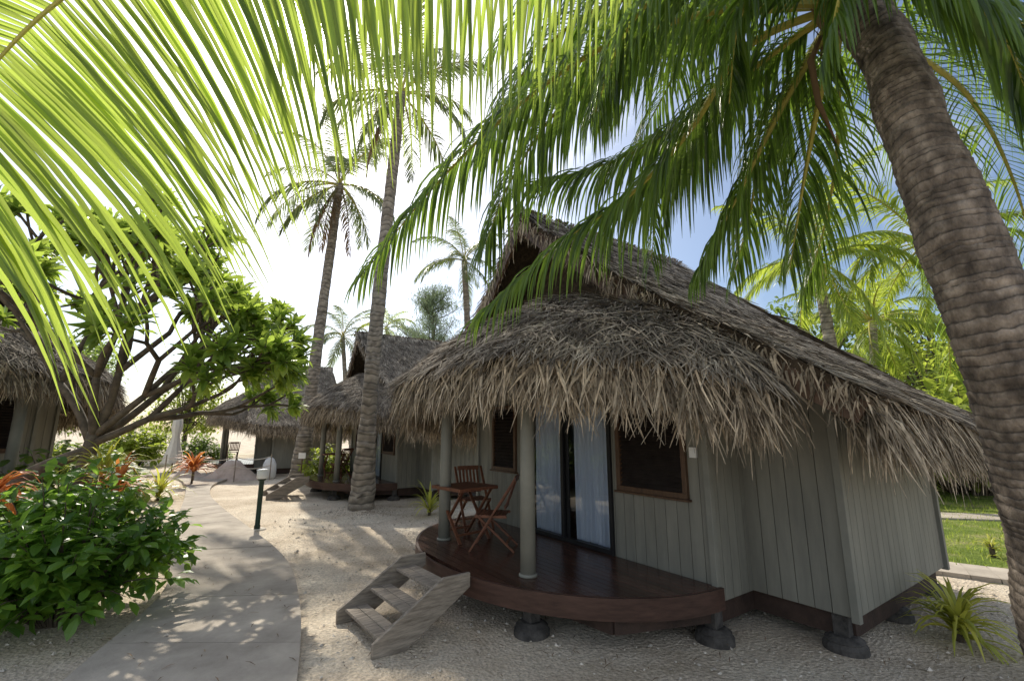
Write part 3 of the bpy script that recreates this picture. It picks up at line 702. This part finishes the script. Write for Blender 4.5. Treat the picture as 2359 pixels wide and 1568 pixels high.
for i,(x,y,s,S,lb) in enumerate([(-21,26,1.5,S2,'bright bush left of the folded parasol'),(-18.5,28,1.5,S3,'green bush behind the folded parasol'),(-16.5,16,1.0,S2,'sunny green bush far behind the frangipani trunk'),(-19,19,1.3,S3,'dark bush left of the sand heaps'),(-8.6,9.2,1.5,S3,'dark green bush in front of the left edge bungalow'),(-8.3,7.6,1.1,S3,'low green bush left of the frangipani trunk'),
    (11,16,2.0,S2,'yellow green bush beyond the lawn near the roof end'),(14.5,15,2.2,S2,'tall yellow bush behind the big ringed trunk'),(17,24,2.6,S3,'big green bush at the far edge of the lawn'),(16.5,19,2.2,S3,'dark bush across the lawn beside the big ringed trunk'),(10.5,24,2.6,S3,'bush far behind the near bungalow'),(-3.5,24,1.5,S3,'bush behind the middle bungalow')]):
    plant('leafy_shrub',pl(S),(x,y,0),i*1.3,lb,'shrub',scale=s)
def rosette(n,L,w,seed,up=1.1,segs=5,droop=.28):
    r=random.Random(seed); mb=MB()
    for i in range(n):
        a=i*2.4+r.uniform(-.3,.3); e=r.uniform(.3,1.25)*up; d=V((math.cos(a)*math.cos(e),math.sin(a)*math.cos(e),math.sin(e))); p=V((0,0,.04+.2*r.random())); l_=L*r.uniform(.7,1.15); pts=[p.copy()]
        for s_ in range(segs): d=(d-UP*droop*(.3+.4*s_)*r.uniform(.7,1.3)).normalized(); p=p+d*l_/segs; pts.append(p.copy())
        sd=V((-math.sin(a),math.cos(a),0)); mb.vstrip(pts,[w*.6]+[w*(1-(k/segs)**2*.92) for k in range(1,segs+1)],sd,UP,.15)
    return mb
def ros(loc,n,L,w,seed,mt,label,cat='plant',droop=.28,stem=.25):
    root=empty('spiky_plant',loc,0,label,cat); rosette(n,L,w,seed,droop=droop).build('leaves',mt,root,loc=(0,0,stem-.25))
    m_=MB(); m_.tube([(0,0,-.02),(0,0,stem)],[.04,.03],8); m_.build('stem','bark',root)
ros(G(2215,1480),80,.55,.05,1,'lily','yellow green strappy plant in the sand at the lower right corner')
ros(V((-2.0,11.6,0)),30,.75,.06,2,'lily','small yellow green spiky plant left of the near porch',droop=.2)
ros(G(2290,1290),24,.3,.04,3,'lily','tiny green tuft on the lawn edge at the right')
ros(V((-11.7,17.3,0)),70,.9,.1,4,'croton','orange red leafy plant beside the rope fence',stem=.7)
ros(V((-6.9,6.3,.0)),80,.7,.08,5,'croton','orange croton plant at the left edge behind the shrub',stem=1.2,droop=.4)
ros(V((-5.9,6.8,0)),60,.7,.04,6,'lily','striped spiky plant beside the frangipani trunk',stem=1.5)
ros(V((-5.5,6.6,.0)),40,.6,.05,7,'croton','rust coloured plant right of the frangipani trunk',stem=1.35)
ros(V((-10.4,14.0,.0)),50,1.0,.08,8,'lily','pale green spiky plant beside the path bend')
# background trees
def tree_meshes(h,cr,nclump,nleaf,ls,seed,mt):
    r=random.Random(seed); w_=MB(); lv=MB(); w_.tube([V((0,0,-.1)),V((.1,0,h*.3)),V((0,.1,h*.6)),V((0,0,h*.85))],[h*.03,h*.024,h*.015,h*.005],8)
    for i in range(nclump):
        while True:
            p=V((r.uniform(-1,1),r.uniform(-1,1),r.uniform(-1,1)))
            if .3<p.length<1: break
        c=V((p.x*cr,p.y*cr,h*.6+p.z*h*.4)); cs=cr*r.uniform(.2,.36)
        w_.tube([V((0,0,h*r.uniform(.25,.6))),c*.6+V((0,0,h*.2)),c],[h*.009,h*.006,h*.002],5)
        for k in range(nleaf):
            d=V((r.gauss(0,1),r.gauss(0,1),r.gauss(0,.7))); q=c+d*cs*.5
            leaf(lv,q,V((r.gauss(0,1),r.gauss(0,1),r.gauss(-.2,.6))),UP,ls*r.uniform(.6,1.3),ls*.45)
    return w_.mesh('trunk',['bark']),lv.mesh('crown',[mt])
T1=tree_meshes(9,3.6,60,60,.4,1,'bg'); T2=tree_meshes(7,3.2,55,60,.36,2,'bgy')
tl=lambda S:[('trunk',S[0]),('crown',S[1])]
spots=[(-30,30,T1,.9,'broad green tree at the far left'),(-24,34,T2,.9,'lighter tree behind the folded parasol'),(-19,40,T1,.8,'dark green tree behind the farthest bungalow'),(-13,38,T2,.8,'low sunny tree over the farthest bungalow roof'),(-6,40,T1,.75,'tree behind the middle bungalow ridge'),(1,38,T1,.9,'tree hidden behind the tall gable'),(8,34,T1,1.0,'tree behind the near bungalow'),
 (14,32,T2,1.1,'sunny tree beyond the right end of the thatched roof'),(20,30,T1,1.2,'green tree across the lawn'),(27,30,T2,1.2,'bright tree at the far right'),(22,20,T2,.9,'sunlit tree at the right beyond the lawn'),(34,36,T1,1.4,'tall tree at the far right edge'),(-38,38,T1,1.2,'tall tree at the far left edge'),(-18,14,T1,.8,'dark tree behind the left edge bungalow')]
for i,(x,y,S,s,lb) in enumerate(spots): plant('broadleaf_tree',tl(S),(x,y,0),i*1.1,lb,'tree',scale=s)
# casuarina
r=random.Random(9); w_=MB(); lv=MB(); w_.tube([V((0,0,0)),V((.2,0,5)),V((0,0,10.5))],[.25,.15,.03],8)
for i in range(110):
    h=r.uniform(3,10.3); a=r.uniform(0,2*PI); L=((11.3-h)*.42+.5)*r.uniform(.5,1.25); e=V((math.cos(a)*L,math.sin(a)*L,h+L*.6)); w_.tube([V((.1,0,h)),e.lerp(V((0,0,h)),.5)+UP*-.1,e],[.04,.025,.008],5)
    for k in range(80):
        t=r.uniform(.3,1); p=V((.1,0,h)).lerp(e,t)+V((r.gauss(0,.2),r.gauss(0,.2),r.gauss(0,.15))); d=V((r.gauss(0,.6),r.gauss(0,.6),r.uniform(-.6,.9))).normalized()
        lv.strip([p,p+d*.25,p+d*.3-UP*.2],[.015,.03,.01],d.orthogonal().normalized())
root=empty('casuarina_tree',(-4.9,27,0),0,'pale feathery casuarina tree between the middle roof and the tall gable','tree'); w_.build('trunk','bark',root,True); lv.build('crown','cas',root)
# ------------------------------------------------------------ ground
pairs=[(V((-1.9,-3,0)),V((.7,-3,0))),(V((-2.6,1,0)),V((-.6,1,0)))]+[(G(*a),G(*b)) for a,b in[((170,1568),(685,1568)),((372,1380),(684,1370)),((392,1300),(650,1290)),((402,1240),(575,1225)),((412,1190),(510,1175)),((425,1150),(484,1143)),((425,1122),(497,1118)),((395,1104),(560,1102)),((250,1092),(700,1094))]]
NP=240
Lp=cat_rom([a for a,b in pairs],NP); Rp=cat_rom([b for a,b in pairs],NP)
poly=[(p.x,p.y) for p in Lp[::2]]+[(p.x,p.y) for p in reversed(Rp[::2])]
def inside(x,y):
    c=False; j=len(poly)-1
    for i in range(len(poly)):
        if (poly[i][1]>y)!=(poly[j][1]>y) and x<(poly[j][0]-poly[i][0])*(y-poly[i][1])/(poly[j][1]-poly[i][1])+poly[i][0]: c=not c
        j=i
    return c
PH=.09
mb=MB(); i=0
while i<NP:   # separate concrete pours with narrow joints
    j=i; d=0
    while j<NP and d<1.25: d+=(((Lp[j+1]+Rp[j+1])-(Lp[j]+Rp[j]))/2).length; j+=1
    rows=list(range(i,j+1)); k0=len(mb.v); nc=4; hz=rnd.uniform(-.003,.003)
    for q in rows:
        a,b=Lp[q].copy(),Rp[q].copy()
        if q==j and j<NP: a=a.lerp(Lp[q-1],.015/max(.02,(Lp[q]-Lp[q-1]).length)); b=b.lerp(Rp[q-1],.015/max(.02,(Rp[q]-Rp[q-1]).length))
        for c in range(nc+1):
            p=a.lerp(b,c/nc); mb.v.append(V((p.x,p.y,PH+hz)))
        mb.v.append(V((a.x,a.y,-.06))); mb.v.append(V((b.x,b.y,-.06)))
    S_=nc+3; nr=len(rows)
    for q in range(nr-1):
        for c in range(nc): mb.f.append((k0+q*S_+c,k0+q*S_+c+1,k0+(q+1)*S_+c+1,k0+(q+1)*S_+c)); mb.m.append(0)
        mb.f.append((k0+q*S_+nc+1,k0+q*S_,k0+(q+1)*S_,k0+(q+1)*S_+nc+1)); mb.m.append(0); mb.f.append((k0+q*S_+nc,k0+q*S_+nc+2,k0+(q+1)*S_+nc+2,k0+(q+1)*S_+nc)); mb.m.append(0)
    for q in(0,nr-1): mb.f.append(tuple([k0+q*S_+nc+1]+[k0+q*S_+c for c in range(nc+1)]+[k0+q*S_+nc+2])); mb.m.append(0)
    i=j
tag(mb.build('path','concrete'),'curving concrete garden path','path',kind='structure')
xs=sorted(set([-600,-250,-120,-70,-45]+[x*.5 for x in range(-60,61)]+[x*.2 for x in range(-35,41)]+[45,70,120,250,600])); ys=sorted(set([-300,-100,-40,-20]+[-10+y*.5 for y in range(0,100)]+[2+y*.2 for y in range(0,60)]+[50,70,100,200,600]))
mb=MB()
for x in xs:
    for y in ys: mb.v.append(V((x,y,.03*noise.noise(V((x*.7,y*.7,0)))+.02*noise.noise(V((x*2,y*2,3)))+(.018*noise.noise(V((x*4.5,y*4.5,7))) if abs(x)<8 and 2<y<14 else 0))))
ny=len(ys)
for i in range(len(xs)-1):
    for j in range(ny-1): mb.f.append((i*ny+j,(i+1)*ny+j,(i+1)*ny+j+1,i*ny+j+1)); mb.m.append(0)
tag(mb.build('ground','sand',None,True),'pale coral sand ground','ground',kind='structure')
lawn=[(5.9,8.3),(7.5,6.6),(11,6),(24,9),(30,30),(6,30),(4.5,12)]
mb=MB(); lp=cat_rom([V((*p,.05)) for p in lawn+[lawn[0]]],60)[:-1]; mb.add(lp,[tuple(range(len(lp)))]); tag(mb.build('lawn','lawn'),'patchy lawn at the right','lawn',kind='structure')
gm=MB(); r=random.Random(4)
for i in range(9000):
    x=r.uniform(5.9,13); y=r.uniform(7.2,18)
    a=r.uniform(0,2*PI); h=r.uniform(.04,.12); s=V((math.cos(a),math.sin(a),0)); t=V((r.gauss(0,.03),r.gauss(0,.03),0)); p=V((x,y,.03))
    gm.strip([p,p+UP*h*.6+t*.4,p+UP*h+t],[.012,.01,.002],s)
tag(gm.build('grass','bgy'),'short grass blades growing on the lawn','grass',kind='stuff')
def slabpath(pts,w,label):
    mb=MB(); c=cat_rom(pts,20)
    for a,b in zip(c,c[1:]): mb.bar(a,b,w,.09)
    tag(mb.build('garden_path','concrete'),label,'path',kind='structure')
slabpath([V((5.6,7.7,.035)),V((7.2,6.6,.035)),V((9.5,5.4,.035)),V((12,4.3,.035))],.7,'concrete walkway beside the near bungalow')
slabpath([V((7,12.2,.04)),V((10,11.2,.04)),V((14,10.6,.04)),V((20,10.4,.04))],.8,'concrete walkway crossing the lawn')
pb=MB(); r=random.Random(8); cnt=0
while cnt<6500:
    y=2.6+11*r.random()**1.7; x=r.uniform(-5.5,6.5)
    if inside(x,y) and r.random()<.96: continue
    s=.006+.026*r.random()**4+ (.03 if r.random()<.012 else 0); z=PH+.006 if inside(x,y) else .012; a=r.uniform(0,PI)
    ca,sa=math.cos(a)*s,math.sin(a)*s; k=r.uniform(.5,.9)
    pb.add([V((x+ca,y+sa,z)),V((x-sa*k,y+ca*k,z)),V((x-ca,y-sa,z)),V((x+sa*k,y-ca*k,z)),V((x+ca*.2,y,z+s*.6)),V((x,y,z-s*.5))],[(0,1,4),(1,2,4),(2,3,4),(3,0,4),(1,0,5),(2,1,5),(3,2,5),(0,3,5)]); cnt+=1
tag(pb.build('gravel','stone'),'loose coral pebbles strewn over the sand','gravel',kind='stuff')
lt=MB(); c=G(840,1190)
for i in range(2000):
    if r.random()<.35: a=r.uniform(0,2*PI); x=c.x+math.cos(a)*r.random()*1.2; y=c.y+math.sin(a)*r.random()*1.0
    else: x=r.uniform(-4.5,6.5); y=2.8+11*r.random()
    a=r.uniform(0,2*PI); l_=r.uniform(.03,.12); d=V((math.cos(a),math.sin(a),r.uniform(-.05,.2))); p=V((x,y,PH+.008 if inside(x,y) else .035))
    if (x-c.x)**2+(y-c.y)**2<1.0: p.z=.12
    lt.strip([p,p+d*l_*.5+UP*.008,p+d*l_],[.004,.01,.003],V((-d.y,d.x,0)))
tag(lt.build('leaf_litter','dirt'),'dry leaf scraps lying on the sand','leaf litter',kind='stuff')
# ------------------------------------------------------------ light
sv=V((-.343,.648,.68)).normalized(); el=math.asin(sv.z); az=math.atan2(sv.x,sv.y)
sd=bpy.data.lights.new('sun','SUN'); sd.energy=5; sd.angle=R(.53); sd.color=(1,.93,.8)
so=bpy.data.objects.new('sun',sd); C.objects.link(so); so.rotation_euler=sv.to_track_quat('Z','Y').to_euler(); so.location=(0,0,30)
w=bpy.data.worlds.new('World'); sc.world=w; w.use_nodes=True; n=w.node_tree.nodes; l=w.node_tree.links
bg=n['Background']; sky=n.new('ShaderNodeTexSky'); sky.sky_type='NISHITA'; sky.sun_disc=False; sky.sun_elevation=el; sky.sun_rotation=az; sky.dust_density=1.5; sky.ozone_density=2.5
bg.inputs['Strength'].default_value=.14; l.new(sky.outputs[0],bg.inputs[0])
tc=n.new('ShaderNodeTexCoord'); dt=n.new('ShaderNodeVectorMath'); dt.operation='DOT_PRODUCT'; nm=n.new('ShaderNodeVectorMath'); nm.operation='NORMALIZE'
l.new(tc.outputs['Generated'],nm.inputs[0]); l.new(nm.outputs[0],dt.inputs[0]); dt.inputs[1].default_value=sv
mxx=n.new('ShaderNodeMath'); mxx.operation='MAXIMUM'; l.new(dt.outputs['Value'],mxx.inputs[0]); mxx.inputs[1].default_value=0
def pw(e,k):
    a=n.new('ShaderNodeMath'); a.operation='POWER'; l.new(mxx.outputs[0],a.inputs[0]); a.inputs[1].default_value=e
    b=n.new('ShaderNodeMath'); b.operation='MULTIPLY'; l.new(a.outputs[0],b.inputs[0]); b.inputs[1].default_value=k; return b
def addm(a,b):
    c=n.new('ShaderNodeMath'); c.operation='ADD'; l.new(a.outputs[0],c.inputs[0]); l.new(b.outputs[0],c.inputs[1]); return c
gl=addm(addm(pw(5,.55),pw(60,1.2)),pw(1500,40))
# thin cloud, plus unseen glow added behind the viewer to light the facade
nz=n.new('ShaderNodeTexNoise'); nz.inputs['Scale'].default_value=3.2; nz.inputs['Detail'].default_value=8; nz.inputs['Roughness'].default_value=.55; l.new(nm.outputs[0],nz.inputs['Vector'])
mr=n.new('ShaderNodeMapRange'); mr.inputs['From Min'].default_value=.5; mr.inputs['From Max'].default_value=.72; mr.inputs['To Max'].default_value=.6; l.new(nz.outputs[0],mr.inputs['Value'])
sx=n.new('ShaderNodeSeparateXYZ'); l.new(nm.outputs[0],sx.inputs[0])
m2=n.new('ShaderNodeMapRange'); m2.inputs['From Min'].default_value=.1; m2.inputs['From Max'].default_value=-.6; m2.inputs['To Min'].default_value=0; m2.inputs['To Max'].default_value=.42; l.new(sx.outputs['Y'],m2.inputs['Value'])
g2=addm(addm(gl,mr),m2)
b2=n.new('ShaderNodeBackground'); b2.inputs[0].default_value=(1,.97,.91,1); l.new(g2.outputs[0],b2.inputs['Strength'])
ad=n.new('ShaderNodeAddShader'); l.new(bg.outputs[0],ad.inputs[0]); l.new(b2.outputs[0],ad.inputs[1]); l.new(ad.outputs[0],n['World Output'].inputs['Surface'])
# ------------------------------------------------------------ camera
cd=bpy.data.cameras.new('camera'); cam=bpy.data.objects.new('camera',cd); C.objects.link(cam)
cd.sensor_width=36; cd.lens=36*F/2359; cd.clip_end=3000; cd.clip_start=.05; cam.location=(0,0,CAMZ); cam.rotation_euler=(R(90)+P,0,0)
sc.camera=cam
sc.view_settings.view_transform='Standard'; sc.view_settings.look='None'; sc.view_settings.exposure=0
